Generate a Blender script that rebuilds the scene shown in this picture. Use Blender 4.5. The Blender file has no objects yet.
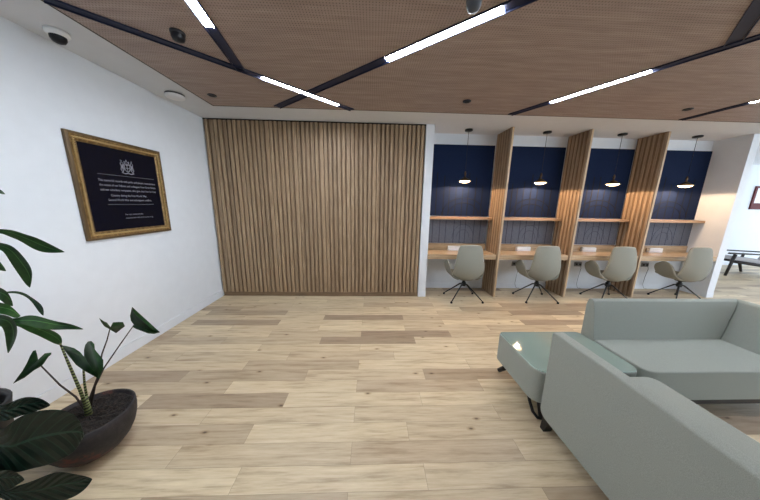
LED=112; BULB=13; PEND=34; WORLD=5; WCOL=(.72,.86,1,1); EXPO=.12
STRIPS= {'d1': ([[(-1.683, -2.78, 1.458), (-1.685, -2.777, 1.452), (-1.687, -2.78, 1.445)], [(-1.677, -2.748, 1.453), (-1.692, -2.739, 1.436), (-1.707, -2.748, 1.419)], [(-1.67, -2.716, 1.425), (-1.688, -2.707, 1.41), (-1.705, -2.716, 1.396)], [(-1.667, -2.684, 1.408), (-1.686, -2.672, 1.378), (-1.705, -2.684, 1.347)], [(-1.651, -2.652, 1.367), (-1.672, -2.64, 1.342), (-1.692, -2.652, 1.316)], [(-1.629, -2.62, 1.32), (-1.63, -2.619, 1.318), (-1.63, -2.62, 1.317)]], (-2.24, -2.83, 1.3)), 'd2': ([[(-1.594, -2.85, 1.411), (-1.596, -2.846, 1.402), (-1.599, -2.85, 1.394)], [(-1.573, -2.832, 1.395), (-1.592, -2.82, 1.368), (-1.612, -2.832, 1.341)], [(-1.57, -2.814, 1.347), (-1.597, -2.802, 1.316), (-1.624, -2.814, 1.285)], [(-1.572, -2.796, 1.29), (-1.604, -2.784, 1.267), (-1.636, -2.796, 1.243)], [(-1.599, -2.778, 1.245), (-1.624, -2.766, 1.221), (-1.649, -2.778, 1.197)], [(-1.655, -2.76, 1.17), (-1.656, -2.76, 1.17), (-1.657, -2.76, 1.17)]], (-2.24, -2.84, 1.28)), 'd3': ([[(-1.566, -2.9, 1.361), (-1.573, -2.888, 1.336), (-1.58, -2.9, 1.31)], [(-1.578, -2.875, 1.337), (-1.584, -2.865, 1.314), (-1.591, -2.875, 1.29)], [(-1.603, -2.85, 1.282), (-1.604, -2.849, 1.281), (-1.605, -2.85, 1.28)]], (-2.25, -2.87, 1.22)), 'd0': ([[(-1.568, -2.85, 1.644), (-1.57, -2.846, 1.636), (-1.572, -2.85, 1.628)], [(-1.532, -2.85, 1.635), (-1.534, -2.846, 1.624), (-1.537, -2.85, 1.613)], [(-1.518, -2.85, 1.613), (-1.519, -2.849, 1.612), (-1.52, -2.85, 1.611)]], (-2.25, -2.84, 1.45)), 'd4': ([[(-1.65, -2.85, 1.21), (-1.658, -2.838, 1.182), (-1.666, -2.85, 1.153)], [(-1.653, -2.833, 1.183), (-1.668, -2.821, 1.151), (-1.683, -2.833, 1.119)], [(-1.668, -2.817, 1.142), (-1.681, -2.808, 1.123), (-1.694, -2.817, 1.104)], [(-1.697, -2.8, 1.094), (-1.698, -2.799, 1.093), (-1.699, -2.8, 1.092)]], (-2.24, -2.86, 1.15)), 'd5': ([[(-1.841, -2.74, 1.135), (-1.842, -2.739, 1.132), (-1.843, -2.74, 1.128)], [(-1.801, -2.734, 1.142), (-1.802, -2.733, 1.137), (-1.803, -2.734, 1.132)], [(-1.771, -2.729, 1.143), (-1.772, -2.728, 1.136), (-1.774, -2.729, 1.13)], [(-1.739, -2.723, 1.13), (-1.746, -2.721, 1.124), (-1.753, -2.723, 1.117)], [(-1.725, -2.717, 1.104), (-1.732, -2.715, 1.099), (-1.738, -2.717, 1.094)], [(-1.704, -2.711, 1.077), (-1.718, -2.708, 1.069), (-1.731, -2.711, 1.061)], [(-1.692, -2.706, 1.042), (-1.71, -2.702, 1.03), (-1.728, -2.706, 1.019)], [(-1.715, -2.7, 0.993), (-1.716, -2.7, 0.993), (-1.717, -2.7, 0.993)]], (-2.24, -2.8, 1.2)), 'd6': ([[(-1.655, -2.86, 1.139), (-1.662, -2.848, 1.111), (-1.67, -2.86, 1.083)], [(-1.65, -2.84, 1.122), (-1.658, -2.828, 1.093), (-1.666, -2.84, 1.064)], [(-1.658, -2.82, 1.077), (-1.666, -2.811, 1.058), (-1.673, -2.82, 1.038)], [(-1.674, -2.8, 1.043), (-1.676, -2.799, 1.042), (-1.677, -2.8, 1.04)]], (-2.25, -2.86, 1.05)), 'd7': ([[(-1.638, -2.88, 1.093), (-1.646, -2.868, 1.066), (-1.653, -2.88, 1.04)], [(-1.616, -2.864, 1.075), (-1.646, -2.852, 1.046), (-1.676, -2.864, 1.018)], [(-1.629, -2.848, 1.021), (-1.663, -2.836, 1.004), (-1.697, -2.848, 0.987)], [(-1.668, -2.832, 0.96), (-1.699, -2.82, 0.948), (-1.73, -2.832, 0.935)], [(-1.732, -2.816, 0.89), (-1.746, -2.81, 0.89), (-1.761, -2.816, 0.89)], [(-1.788, -2.8, 0.843), (-1.789, -2.8, 0.843), (-1.79, -2.8, 0.843)]], (-2.26, -2.88, 1.0)), 'd8': ([[(-1.705, -2.8, 1.025), (-1.705, -2.796, 1.016), (-1.705, -2.8, 1.007)], [(-1.706, -2.77, 1.032), (-1.707, -2.758, 1.004), (-1.707, -2.77, 0.976)], [(-1.698, -2.74, 1.02), (-1.696, -2.728, 0.98), (-1.693, -2.74, 0.941)], [(-1.693, -2.71, 0.986), (-1.689, -2.698, 0.952), (-1.685, -2.71, 0.917)], [(-1.683, -2.68, 0.95), (-1.686, -2.67, 0.926), (-1.688, -2.68, 0.901)], [(-1.655, -2.65, 0.923), (-1.663, -2.642, 0.905), (-1.671, -2.65, 0.887)], [(-1.631, -2.62, 0.873), (-1.632, -2.619, 0.87), (-1.632, -2.62, 0.868)]], (-2.2, -2.86, 0.92)), 'd9': ([[(-1.734, -2.78, 1.003), (-1.736, -2.777, 0.997), (-1.737, -2.78, 0.991)], [(-1.709, -2.744, 0.974), (-1.735, -2.732, 0.953), (-1.76, -2.744, 0.932)], [(-1.704, -2.708, 0.926), (-1.738, -2.696, 0.909), (-1.771, -2.708, 0.891)], [(-1.709, -2.672, 0.884), (-1.744, -2.66, 0.862), (-1.78, -2.672, 0.84)], [(-1.735, -2.636, 0.83), (-1.763, -2.624, 0.809), (-1.79, -2.636, 0.788)], [(-1.802, -2.6, 0.76), (-1.804, -2.599, 0.758), (-1.806, -2.6, 0.757)]], (-2.2, -2.85, 0.88)), 'd10': ([[(-1.711, -2.8, 1.007), (-1.712, -2.799, 1.002), (-1.714, -2.8, 0.997)], [(-1.725, -2.77, 0.97), (-1.732, -2.769, 0.964), (-1.739, -2.77, 0.957)], [(-1.762, -2.74, 0.908), (-1.765, -2.739, 0.902), (-1.769, -2.74, 0.896)]], (-2.2, -2.86, 0.86)), 'f0': ([[(-1.599, -2.98, 0.71), (-1.611, -2.96, 0.666), (-1.623, -2.98, 0.623)], [(-1.602, -2.95, 0.703), (-1.615, -2.93, 0.656), (-1.628, -2.95, 0.61)], [(-1.581, -2.92, 0.712), (-1.601, -2.9, 0.657), (-1.621, -2.92, 0.602)], [(-1.551, -2.89, 0.67), (-1.576, -2.87, 0.631), (-1.602, -2.89, 0.592)], [(-1.572, -2.86, 0.602), (-1.574, -2.856, 0.597), (-1.576, -2.86, 0.593)]], (-2.2, -2.92, 0.62)), 'f1': ([[(-1.638, -2.98, 0.57), (-1.667, -2.95, 0.465), (-1.696, -2.98, 0.361)], [(-1.6, -2.96, 0.625), (-1.644, -2.93, 0.467), (-1.687, -2.96, 0.309)], [(-1.555, -2.94, 0.646), (-1.593, -2.91, 0.48), (-1.631, -2.94, 0.314)], [(-1.485, -2.92, 0.645), (-1.526, -2.89, 0.477), (-1.566, -2.92, 0.308)], [(-1.426, -2.9, 0.611), (-1.47, -2.87, 0.469), (-1.513, -2.9, 0.327)], [(-1.42, -2.88, 0.535), (-1.453, -2.85, 0.44), (-1.485, -2.88, 0.346)], [(-1.462, -2.86, 0.416), (-1.468, -2.84, 0.4), (-1.473, -2.86, 0.385)]], (-2.2, -2.95, 0.5)), 'f2': ([[(-1.777, -2.95, 0.194), (-1.782, -2.935, 0.176), (-1.787, -2.95, 0.157)], [(-1.75, -2.934, 0.21), (-1.764, -2.914, 0.154), (-1.779, -2.934, 0.097)], [(-1.686, -2.919, 0.212), (-1.707, -2.899, 0.133), (-1.727, -2.919, 0.054)], [(-1.625, -2.903, 0.236), (-1.65, -2.883, 0.132), (-1.675, -2.903, 0.029)], [(-1.576, -2.887, 0.238), (-1.601, -2.867, 0.134), (-1.626, -2.887, 0.029)], [(-1.549, -2.871, 0.194), (-1.558, -2.851, 0.114), (-1.566, -2.871, 0.034)], [(-1.504, -2.856, 0.156), (-1.512, -2.836, 0.112), (-1.521, -2.856, 0.068)], [(-1.501, -2.84, 0.112), (-1.503, -2.835, 0.106), (-1.505, -2.84, 0.099)]], (-2.2, -2.98, 0.34)), 'f3': ([[(-1.676, -3.0, 0.389), (-1.692, -2.98, 0.332), (-1.708, -3.0, 0.275)], [(-1.639, -2.983, 0.386), (-1.664, -2.963, 0.318), (-1.688, -2.983, 0.25)], [(-1.636, -2.967, 0.322), (-1.654, -2.947, 0.291), (-1.673, -2.967, 0.26)], [(-1.656, -2.95, 0.27), (-1.658, -2.947, 0.267), (-1.659, -2.95, 0.264)]], (-2.2, -2.98, 0.4))}
ARROWS= {'a1': ((-1.7, -2.595, 0.677), (-1.538, -2.68, 0.597), [(-1.733, -2.582, 0.701), (-1.782, -2.566, 0.717), (-1.839, -2.556, 0.725), (-1.876, -2.551, 0.728), (-1.829, -2.573, 0.702), (-1.777, -2.592, 0.682), (-1.749, -2.609, 0.662), (-1.718, -2.624, 0.646), (-1.66, -2.644, 0.628), (-1.6, -2.66, 0.614)], [(-1.698, -2.589, 0.719), (-1.691, -2.584, 0.749), (-1.665, -2.588, 0.774), (-1.637, -2.596, 0.782), (-1.607, -2.61, 0.772), (-1.594, -2.622, 0.741), (-1.554, -2.642, 0.723), (-1.514, -2.662, 0.705), (-1.509, -2.675, 0.663), (-1.524, -2.677, 0.633)], [(-1.709, -2.588, 0.672), (-1.742, -2.58, 0.572), (-1.765, -2.573, 0.482), (-1.781, -2.566, 0.389), (-1.803, -2.558, 0.256)]), 'a2': ((-2.026, -2.555, 0.623), (-2.14, -2.6, 0.504), [(-2.006, -2.565, 0.678), (-2.001, -2.569, 0.706), (-2.01, -2.574, 0.704), (-2.028, -2.577, 0.673), (-2.054, -2.581, 0.629), (-2.085, -2.586, 0.58), (-2.116, -2.594, 0.538)], [(-2.005, -2.557, 0.648), (-1.982, -2.55, 0.671), (-1.949, -2.546, 0.674), (-1.948, -2.55, 0.664), (-1.963, -2.554, 0.65), (-1.98, -2.565, 0.617), (-1.991, -2.571, 0.601), (-2.033, -2.578, 0.576), (-2.081, -2.59, 0.536)], [(-2.037, -2.548, 0.618), (-2.02, -2.55, 0.579), (-1.941, -2.553, 0.453), (-1.861, -2.556, 0.367), (-1.82, -2.558, 0.264)]), 'a3': ((-1.627, -2.495, 0.815), (-1.664, -2.44, 0.742), [(-1.587, -2.542, 0.871), (-1.577, -2.563, 0.889), (-1.547, -2.608, 0.934), (-1.576, -2.579, 0.894), (-1.606, -2.544, 0.849), (-1.632, -2.5, 0.804)], [(-1.578, -2.519, 0.859), (-1.566, -2.503, 0.853), (-1.557, -2.484, 0.843), (-1.586, -2.451, 0.797), (-1.588, -2.476, 0.818), (-1.622, -2.476, 0.798)], [(-1.635, -2.488, 0.811), (-1.659, -2.5, 0.729), (-1.695, -2.512, 0.639), (-1.74, -2.524, 0.484), (-1.793, -2.536, 0.362), (-1.818, -2.548, 0.254)]), 'a4': ((-1.482, -2.495, 0.829), (-1.328, -2.5, 0.781), [(-1.485, -2.505, 0.861), (-1.477, -2.512, 0.898), (-1.439, -2.527, 0.964), (-1.446, -2.517, 0.914), (-1.435, -2.508, 0.859), (-1.397, -2.503, 0.823)], [(-1.482, -2.504, 0.82), (-1.464, -2.505, 0.807), (-1.436, -2.505, 0.797), (-1.395, -2.507, 0.778), (-1.361, -2.505, 0.773)], [(-1.49, -2.488, 0.825), (-1.588, -2.506, 0.69), (-1.689, -2.523, 0.548), (-1.749, -2.54, 0.432), (-1.795, -2.558, 0.264)])}
STALK= [[-1.78, -2.62, 0.785], [-1.778, -2.61, 0.656], [-1.765, -2.6, 0.456], [-1.778, -2.58, 0.286]]
import bpy, bmesh, math, random
from mathutils import Vector, Matrix
random.seed(4)
PI=math.pi
scene=bpy.context.scene; COL=scene.collection
CEIL=2.8126; XL=-2.547; RAFT=2.78

# ------------------------------------------------------------ materials
MATS={}
def lin(c):
    return tuple(((v/255)/12.92 if v/255<=.04045 else (((v/255)+.055)/1.055)**2.4) for v in c)+(1,)
def base_mat(name,rgb,rough=.6,metal=0,spec=.5):
    m=bpy.data.materials.new(name); m.use_nodes=True; MATS[name]=m
    b=m.node_tree.nodes['Principled BSDF']
    b.inputs['Base Color'].default_value=lin(rgb); b.inputs['Roughness'].default_value=rough
    b.inputs['Metallic'].default_value=metal; b.inputs['Specular IOR Level'].default_value=spec
    return m,m.node_tree,b
def N(t,typ,**k):
    n=t.nodes.new(typ)
    for a,v in k.items(): setattr(n,a,v)
    return n
def mth(t,op,a,b=None,c=None):
    n=t.nodes.new('ShaderNodeMath'); n.operation=op
    for i,v in enumerate((a,b,c)):
        if v is None: continue
        if isinstance(v,(int,float)): n.inputs[i].default_value=v
        else: t.links.new(v,n.inputs[i])
    return n.outputs[0]
def ramp(t,fac,stops):
    r=t.nodes.new('ShaderNodeValToRGB'); e=r.color_ramp.elements
    while len(e)<len(stops): e.new(.5)
    for el,(p,c) in zip(e,stops): el.position=p; el.color=lin(c)
    t.links.new(fac,r.inputs[0]); return r.outputs[0]
def mix(t,fac,a,b,mode='MIX'):
    n=t.nodes.new('ShaderNodeMix'); n.data_type='RGBA'; n.blend_type=mode
    for s,v in ((0,fac),(6,a),(7,b)):
        if isinstance(v,(int,float)): n.inputs[s].default_value=v
        elif isinstance(v,tuple): n.inputs[s].default_value=v
        else: t.links.new(v,n.inputs[s])
    return n.outputs[2]
def coords(t,scale=(1,1,1),which='Object'):
    tc=N(t,'ShaderNodeTexCoord'); mp=N(t,'ShaderNodeMapping'); mp.inputs['Scale'].default_value=scale
    t.links.new(tc.outputs[which],mp.inputs['Vector']); return mp.outputs[0]
def noise(t,vec,scale,detail=3,rough=.5):
    n=N(t,'ShaderNodeTexNoise'); n.inputs['Scale'].default_value=scale; n.inputs['Detail'].default_value=detail; n.inputs['Roughness'].default_value=rough
    t.links.new(vec,n.inputs['Vector']); return n.outputs['Fac']
def bump(t,b,h,strength=.3,dist=.002):
    n=N(t,'ShaderNodeBump'); n.inputs['Strength'].default_value=strength; n.inputs['Distance'].default_value=dist
    t.links.new(h,n.inputs['Height']); t.links.new(n.outputs[0],b.inputs['Normal'])

def plain(name,rgb,rough=.6,metal=0,spec=.5,var=.04):
    m,t,b=base_mat(name,rgb,rough,metal,spec)
    f=noise(t,coords(t),9,4)
    lo=tuple(max(0,int(v*(1-var))) for v in rgb); hi=tuple(min(255,int(v*(1+var))) for v in rgb)
    t.links.new(ramp(t,f,[(.3,lo),(.7,hi)]),b.inputs['Base Color']); return m
plain('wall_paint',(226,231,237),.75,var=.008)
plain('ceiling_paint',(216,219,224),.8,var=.008)
plain('skirting_paint',(226,231,238),.45,var=.01)
plain('black_metal',(22,22,24),.4,.3)
plain('black_plastic',(16,17,22),.4,spec=.3)
plain('charcoal',(44,46,52),.4)
plain('navy_channel',(18,26,56),.55)
plain('white_plastic',(235,235,235),.4,var=.01)
plain('chrome',(200,200,205),.2,1)
plain('brass',(150,115,70),.35,.9)
plain('bronze',(92,74,54),.4,.8); plain('dark_gap',(30,24,20),.9)
plain('soil',(28,23,20),.95,var=.3)
plain('sensor_grey',(78,84,94),.6); plain('socket_grey',(120,122,126),.4)
plain('mahogany',(92,30,36),.6,spec=.2)
plain('print_paper',(225,222,226),.6)
plain('black_wood',(26,22,22),.4)
plain('cushion_grey',(178,176,178),.9)
plain('shade_inner',(235,225,205),.5)

def wood(name,c1,c2,c3,axis,rough=.5,stretch=14,scale=5,bandaxis=None,band=None):
    m,t,b=base_mat(name,c2,rough)
    s=[stretch,stretch,stretch]; s[axis]=1.0
    v=coords(t,tuple(s))
    f=noise(t,v,scale,5,.6)
    col=ramp(t,f,[(.3,c1),(.5,c2),(.7,c3)])
    if band is not None:
        tc=N(t,'ShaderNodeTexCoord'); sp=N(t,'ShaderNodeSeparateXYZ'); t.links.new(tc.outputs['Object'],sp.inputs[0])
        cell=mth(t,'FLOOR',mth(t,'DIVIDE',sp.outputs[bandaxis],band))
        wn=N(t,'ShaderNodeTexWhiteNoise'); wn.noise_dimensions='1D'; t.links.new(cell,wn.inputs['W'])
        g=mth(t,'MULTIPLY_ADD',wn.outputs['Value'],.28,.84)
        cm=N(t,'ShaderNodeCombineColor')
        for i in range(3): t.links.new(g,cm.inputs[i])
        col=mix(t,1.0,col,cm.outputs[0],'MULTIPLY')
    t.links.new(col,b.inputs['Base Color']); bump(t,b,f,.15,.001); return m
wood('slat_wood',(132,109,84),(156,132,104),(182,159,130),2,.55,22,4,0,.0688)
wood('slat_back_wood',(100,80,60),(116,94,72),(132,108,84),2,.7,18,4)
wood('partition_back_wood',(106,84,62),(122,98,74),(138,112,86),2,.7,18,4)
wood('partition_wood',(138,114,90),(166,141,114),(188,164,138),2,.45,18,4,1,.0766)
wood('oak_edge',(168,142,112),(192,166,134),(212,188,156),2,.45,24,5)
wood('desk_oak',(158,132,102),(182,156,124),(200,176,144),0,.22,16,4)
wood('shelf_oak',(150,112,80),(180,142,106),(198,164,130),0,.4,16,4)
wood('plinth_wood',(100,82,62),(124,102,78),(142,118,92),0,.5,16,4)

# floor planks
def floor_mat():
    m,t,b=base_mat('oak_floor',(190,165,130),.42)
    tc=N(t,'ShaderNodeTexCoord'); sp=N(t,'ShaderNodeSeparateXYZ'); t.links.new(tc.outputs['Object'],sp.inputs[0])
    x,y=sp.outputs[0],sp.outputs[1]
    W=.1435; Ln=1.12
    yr=mth(t,'DIVIDE',mth(t,'ADD',y,2.283),W); row=mth(t,'FLOOR',yr); fy=mth(t,'SUBTRACT',yr,row)
    odd=mth(t,'ABSOLUTE',mth(t,'MODULO',row,2))
    wr=N(t,'ShaderNodeTexWhiteNoise'); wr.noise_dimensions='1D'; t.links.new(row,wr.inputs['W'])
    jit=mth(t,'MULTIPLY',mth(t,'SUBTRACT',wr.outputs['Value'],.5),.30)
    offe=mth(t,'MULTIPLY',mth(t,'SUBTRACT',1.0,odd),mth(t,'ADD',jit,.52))
    xr=mth(t,'DIVIDE',mth(t,'SUBTRACT',mth(t,'ADD',x,.12),offe),Ln); cell=mth(t,'FLOOR',xr); fx=mth(t,'SUBTRACT',xr,cell)
    cv=N(t,'ShaderNodeCombineXYZ'); t.links.new(row,cv.inputs[0]); t.links.new(cell,cv.inputs[1])
    wn=N(t,'ShaderNodeTexWhiteNoise'); wn.noise_dimensions='2D'; t.links.new(cv.outputs[0],wn.inputs['Vector'])
    col=ramp(t,wn.outputs['Value'],FLOORSTOPS)
    # grain, shifted per plank
    sh=N(t,'ShaderNodeCombineXYZ'); t.links.new(mth(t,'MULTIPLY',wn.outputs['Value'],31.7),sh.inputs[0]); t.links.new(mth(t,'MULTIPLY',wn.outputs['Value'],17.3),sh.inputs[1])
    va=N(t,'ShaderNodeVectorMath'); va.operation='ADD'; t.links.new(tc.outputs['Object'],va.inputs[0]); t.links.new(sh.outputs[0],va.inputs[1])
    mp=N(t,'ShaderNodeMapping'); mp.inputs['Scale'].default_value=(1.1,11,1); t.links.new(va.outputs[0],mp.inputs['Vector'])
    g=noise(t,mp.outputs[0],2.2,6,.62)
    col=mix(t,1.0,col,ramp(t,g,[(.28,(192,180,168)),(.48,(238,234,228)),(.7,(255,255,255))]),'MULTIPLY')
    mp2=N(t,'ShaderNodeMapping'); mp2.inputs['Scale'].default_value=(2,40,1); t.links.new(va.outputs[0],mp2.inputs['Vector'])
    g2=noise(t,mp2.outputs[0],3,4,.6)
    col=mix(t,.5,col,ramp(t,g2,[(.3,(222,216,208)),(.7,(255,255,255))]),'MULTIPLY')
    # knots
    mk=N(t,'ShaderNodeMapping'); mk.inputs['Scale'].default_value=(1.0,2.0,1); t.links.new(va.outputs[0],mk.inputs['Vector'])
    vo=N(t,'ShaderNodeTexVoronoi'); vo.inputs['Scale'].default_value=1.5; vo.voronoi_dimensions='2D'; t.links.new(mk.outputs[0],vo.inputs['Vector'])
    kn=ramp(t,vo.outputs['Distance'],[(.0,(80,62,50)),(.012,(120,100,84)),(.03,(225,216,204)),(.06,(255,255,255))])
    wk=N(t,'ShaderNodeTexWhiteNoise'); wk.noise_dimensions='3D'; t.links.new(vo.outputs['Color'],wk.inputs['Vector'])
    col=mix(t,mth(t,'MULTIPLY',mth(t,'LESS_THAN',wk.outputs['Value'],.75),.85),col,kn,'MULTIPLY')
    # joints
    ey=mth(t,'MULTIPLY',mth(t,'MINIMUM',fy,mth(t,'SUBTRACT',1.0,fy)),W); ex=mth(t,'MULTIPLY',mth(t,'MINIMUM',fx,mth(t,'SUBTRACT',1.0,fx)),Ln)
    j=mth(t,'MINIMUM',ey,ex); jf=mth(t,'LESS_THAN',j,.0013)
    col=mix(t,mth(t,'MULTIPLY',jf,.45),col,lin((96,78,60)))
    t.links.new(col,b.inputs['Base Color'])
    t.links.new(mth(t,'MULTIPLY_ADD',g,.2,.34),b.inputs['Roughness'])
    bump(t,b,g2,.05,.001); return m
FLOORSTOPS=[(0,(168,150,130)),(.12,(184,166,142)),(.3,(212,196,168)),(.6,(224,209,180)),(.85,(232,218,188)),(1,(202,184,158))]
floor_mat()

def raft_mat():
    m,t,b=base_mat('perforated_veneer',(132,110,100),.6)
    tc=N(t,'ShaderNodeTexCoord'); sp=N(t,'ShaderNodeSeparateXYZ'); t.links.new(tc.outputs['Object'],sp.inputs[0])
    def tri(o,p):
        q=mth(t,'DIVIDE',o,p); return mth(t,'ABSOLUTE',mth(t,'SUBTRACT',mth(t,'FRACT',q),.5))
    hx=mth(t,'LESS_THAN',tri(sp.outputs[0],.02),.16); hy=mth(t,'LESS_THAN',tri(sp.outputs[1],.02),.22)
    hole=mth(t,'MULTIPLY',hx,hy)
    v=coords(t,(1,9,1)); f=noise(t,v,2.4,5,.6)
    col=ramp(t,f,[(.3,RAFTC[0]),(.5,RAFTC[1]),(.7,RAFTC[2])])
    cell=mth(t,'FLOOR',mth(t,'DIVIDE',sp.outputs[1],.31)); wn=N(t,'ShaderNodeTexWhiteNoise'); wn.noise_dimensions='1D'; t.links.new(cell,wn.inputs['W'])
    gg=mth(t,'MULTIPLY_ADD',wn.outputs['Value'],.12,.92); cm=N(t,'ShaderNodeCombineColor')
    for i in range(3): t.links.new(gg,cm.inputs[i])
    col=mix(t,1.0,col,cm.outputs[0],'MULTIPLY')
    col=mix(t,mth(t,'MULTIPLY',hole,.6),col,lin((40,30,28)))
    t.links.new(col,b.inputs['Base Color']); return m
RAFTC=[(152,134,126),(166,148,140),(180,163,154)]
raft_mat()

def fabric(name,rgb,var=.06,scale=700,rough=.95):
    m,t,b=base_mat(name,rgb,rough,spec=.25)
    f=noise(t,coords(t),scale/4,2); f2=noise(t,coords(t),6,2)
    lo=tuple(int(v*(1-var)) for v in rgb); hi=tuple(min(255,int(v*(1+var))) for v in rgb)
    c=ramp(t,f,[(.35,lo),(.65,hi)])
    t.links.new(c,b.inputs['Base Color']); bump(t,b,f,.1,.0005)
    return m
fabric('sofa_fabric',(153,158,151),.07,2400)
fabric('chair_fabric',(142,142,132),.04,1600)

def navy_mat():   # acoustic felt with grooves
    m,t,b=base_mat('navy_felt',(40,46,84),.9,spec=.2)
    f=noise(t,coords(t),160,2)
    t.links.new(ramp(t,f,[(.3,(15,29,56)),(.7,(24,39,70))]),b.inputs['Base Color']); bump(t,b,f,.2,.001)
    m,t,b=base_mat('slate_felt',(104,108,122),.9,spec=.2)
    f=noise(t,coords(t),120,3)
    t.links.new(ramp(t,f,[(.3,(84,88,98)),(.7,(116,119,130))]),b.inputs['Base Color']); bump(t,b,f,.2,.001)
    plain('groove',(3,4,10),.9); plain('groove_slate',(50,56,74),.9)
navy_mat()

def emis(name,rgb,strength):
    m,t,b=base_mat(name,rgb,.5)
    b.inputs['Emission Color'].default_value=lin(rgb); b.inputs['Emission Strength'].default_value=strength
    return m
emis('led',(240,246,255),LED); emis('bulb',(255,214,160),BULB)

def leafm(name,dark,light,rough=.35,chev=True):
    m,t,b=base_mat(name,dark,rough,spec=.35)
    f=noise(t,coords(t),22,4)
    col=ramp(t,f,[(.3,dark),(.7,light)])
    uv=N(t,'ShaderNodeUVMap'); sp=N(t,'ShaderNodeSeparateXYZ'); t.links.new(uv.outputs[0],sp.inputs[0])
    au=mth(t,'ABSOLUTE',mth(t,'SUBTRACT',sp.outputs[0],.5))
    if chev: ph=mth(t,'SUBTRACT',mth(t,'MULTIPLY',sp.outputs[1],11.0),mth(t,'MULTIPLY',au,5.0))
    else: ph=mth(t,'MULTIPLY',au,14.0)
    tr=mth(t,'ABSOLUTE',mth(t,'SUBTRACT',mth(t,'FRACT',ph),.5))
    vein=mth(t,'LESS_THAN',tr,.07); mid=mth(t,'LESS_THAN',au,.022)
    v=mth(t,'MAXIMUM',mth(t,'MULTIPLY',vein,.35 if chev else .2),mth(t,'MULTIPLY',mid,.8))
    col=mix(t,v,col,lin(tuple(min(255,int(c*1.5+18)) for c in light)))
    t.links.new(col,b.inputs['Base Color'])
    bump(t,b,tr,.7 if chev else .25,.012 if chev else .003); return m
leafm('leaf_green',(20,48,24),(42,78,38),.38,False)
leafm('leaf_dark',(8,26,20),(18,42,32),.4)
leafm('leaf_bright',(38,78,36),(56,98,46),.4,False)
def stalk():
    m,t,b=base_mat('zebra_stalk',(90,110,60),.5)
    w=N(t,'ShaderNodeTexWave'); w.inputs['Scale'].default_value=16; w.inputs['Distortion'].default_value=6; w.bands_direction='Z'
    t.links.new(coords(t),w.inputs['Vector'])
    t.links.new(ramp(t,w.outputs['Fac'],[(.35,(40,38,26)),(.6,(128,140,88))]),b.inputs['Base Color'])
stalk(); plain('stem_brown',(54,44,40),.6); plain('trunk_green',(70,84,48),.7,var=.2)
def soilm():
    m,t,b=base_mat('soil',(28,23,20),.95)
    f=noise(t,coords(t),70,4,.7)
    t.links.new(ramp(t,f,[(.35,(14,12,11)),(.5,(32,26,22)),(.7,(66,54,44))]),b.inputs['Base Color']); bump(t,b,f,1,.02)
soilm()
def potm():
    m,t,b=base_mat('aged_pot',(62,58,58),.65)
    f=noise(t,coords(t),7,6,.7); f2=noise(t,coords(t),30,3)
    c=ramp(t,f,[(.34,(24,23,26)),(.47,(40,37,40)),(.56,(56,48,48)),(.63,(104,58,50))])
    t.links.new(c,b.inputs['Base Color']); bump(t,b,f2,.5,.004)
potm(); plain('black_pot',(20,20,22),.5)
def gold():
    m,t,b=base_mat('gilt_wood',(150,112,58),.45,.45)
    f=noise(t,coords(t),40,4)
    t.links.new(ramp(t,f,[(.3,(106,82,48)),(.55,(142,114,70)),(.75,(176,148,98))]),b.inputs['Base Color'])
gold(); plain('antique_brown',(98,78,52),.45,.3)
plain('plaque_black',(7,10,26),.2,spec=.25,var=.05); plain('bright_gilt',(186,158,106),.4,.3)
plain('silver_print',(138,138,146),.5)
def glass():
    m,t,b=base_mat('green_glass',(140,172,162),.04)
    b.inputs['Coat Weight'].default_value=.6; b.inputs['Coat Roughness'].default_value=.03
    f=noise(t,coords(t),2,2)
    t.links.new(ramp(t,f,[(.3,(130,146,138)),(.7,(140,156,147))]),b.inputs['Base Color'])
glass()
plain('glass_edge',(196,222,212),.15)

# ------------------------------------------------------------ mesh helpers
def link(name,bm,mat,parent=None,smooth=False,bevel=0,seg=2,mats=None):
    bmesh.ops.recalc_face_normals(bm,faces=bm.faces)
    me=bpy.data.meshes.new(name); bm.to_mesh(me); bm.free()
    for mm in (mats or [mat]): me.materials.append(MATS[mm])
    if smooth:
        for p in me.polygons: p.use_smooth=True
    o=bpy.data.objects.new(name,me); COL.objects.link(o)
    if parent: o.parent=parent
    if bevel:
        b=o.modifiers.new('b','BEVEL'); b.width=bevel; b.segments=seg; b.limit_method='ANGLE'; b.angle_limit=.6
        for p in me.polygons: p.use_smooth=True
        w=o.modifiers.new('w','WEIGHTED_NORMAL'); w.keep_sharp=True
    return o
def box(bm,x0,x1,y0,y1,z0,z1,mi=0):
    v=[bm.verts.new(p) for p in ((x0,y0,z0),(x1,y0,z0),(x1,y1,z0),(x0,y1,z0),(x0,y0,z1),(x1,y0,z1),(x1,y1,z1),(x0,y1,z1))]
    for f in ((0,3,2,1),(4,5,6,7),(0,1,5,4),(1,2,6,5),(2,3,7,6),(3,0,4,7)):
        fc=bm.faces.new([v[i] for i in f]); fc.material_index=mi
def NB(): return bmesh.new()
def bx(name,mat,dims,parent=None,bevel=0,seg=2):
    b=NB(); box(b,*dims); return link(name,b,mat,parent,bevel=bevel,seg=seg)
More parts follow.
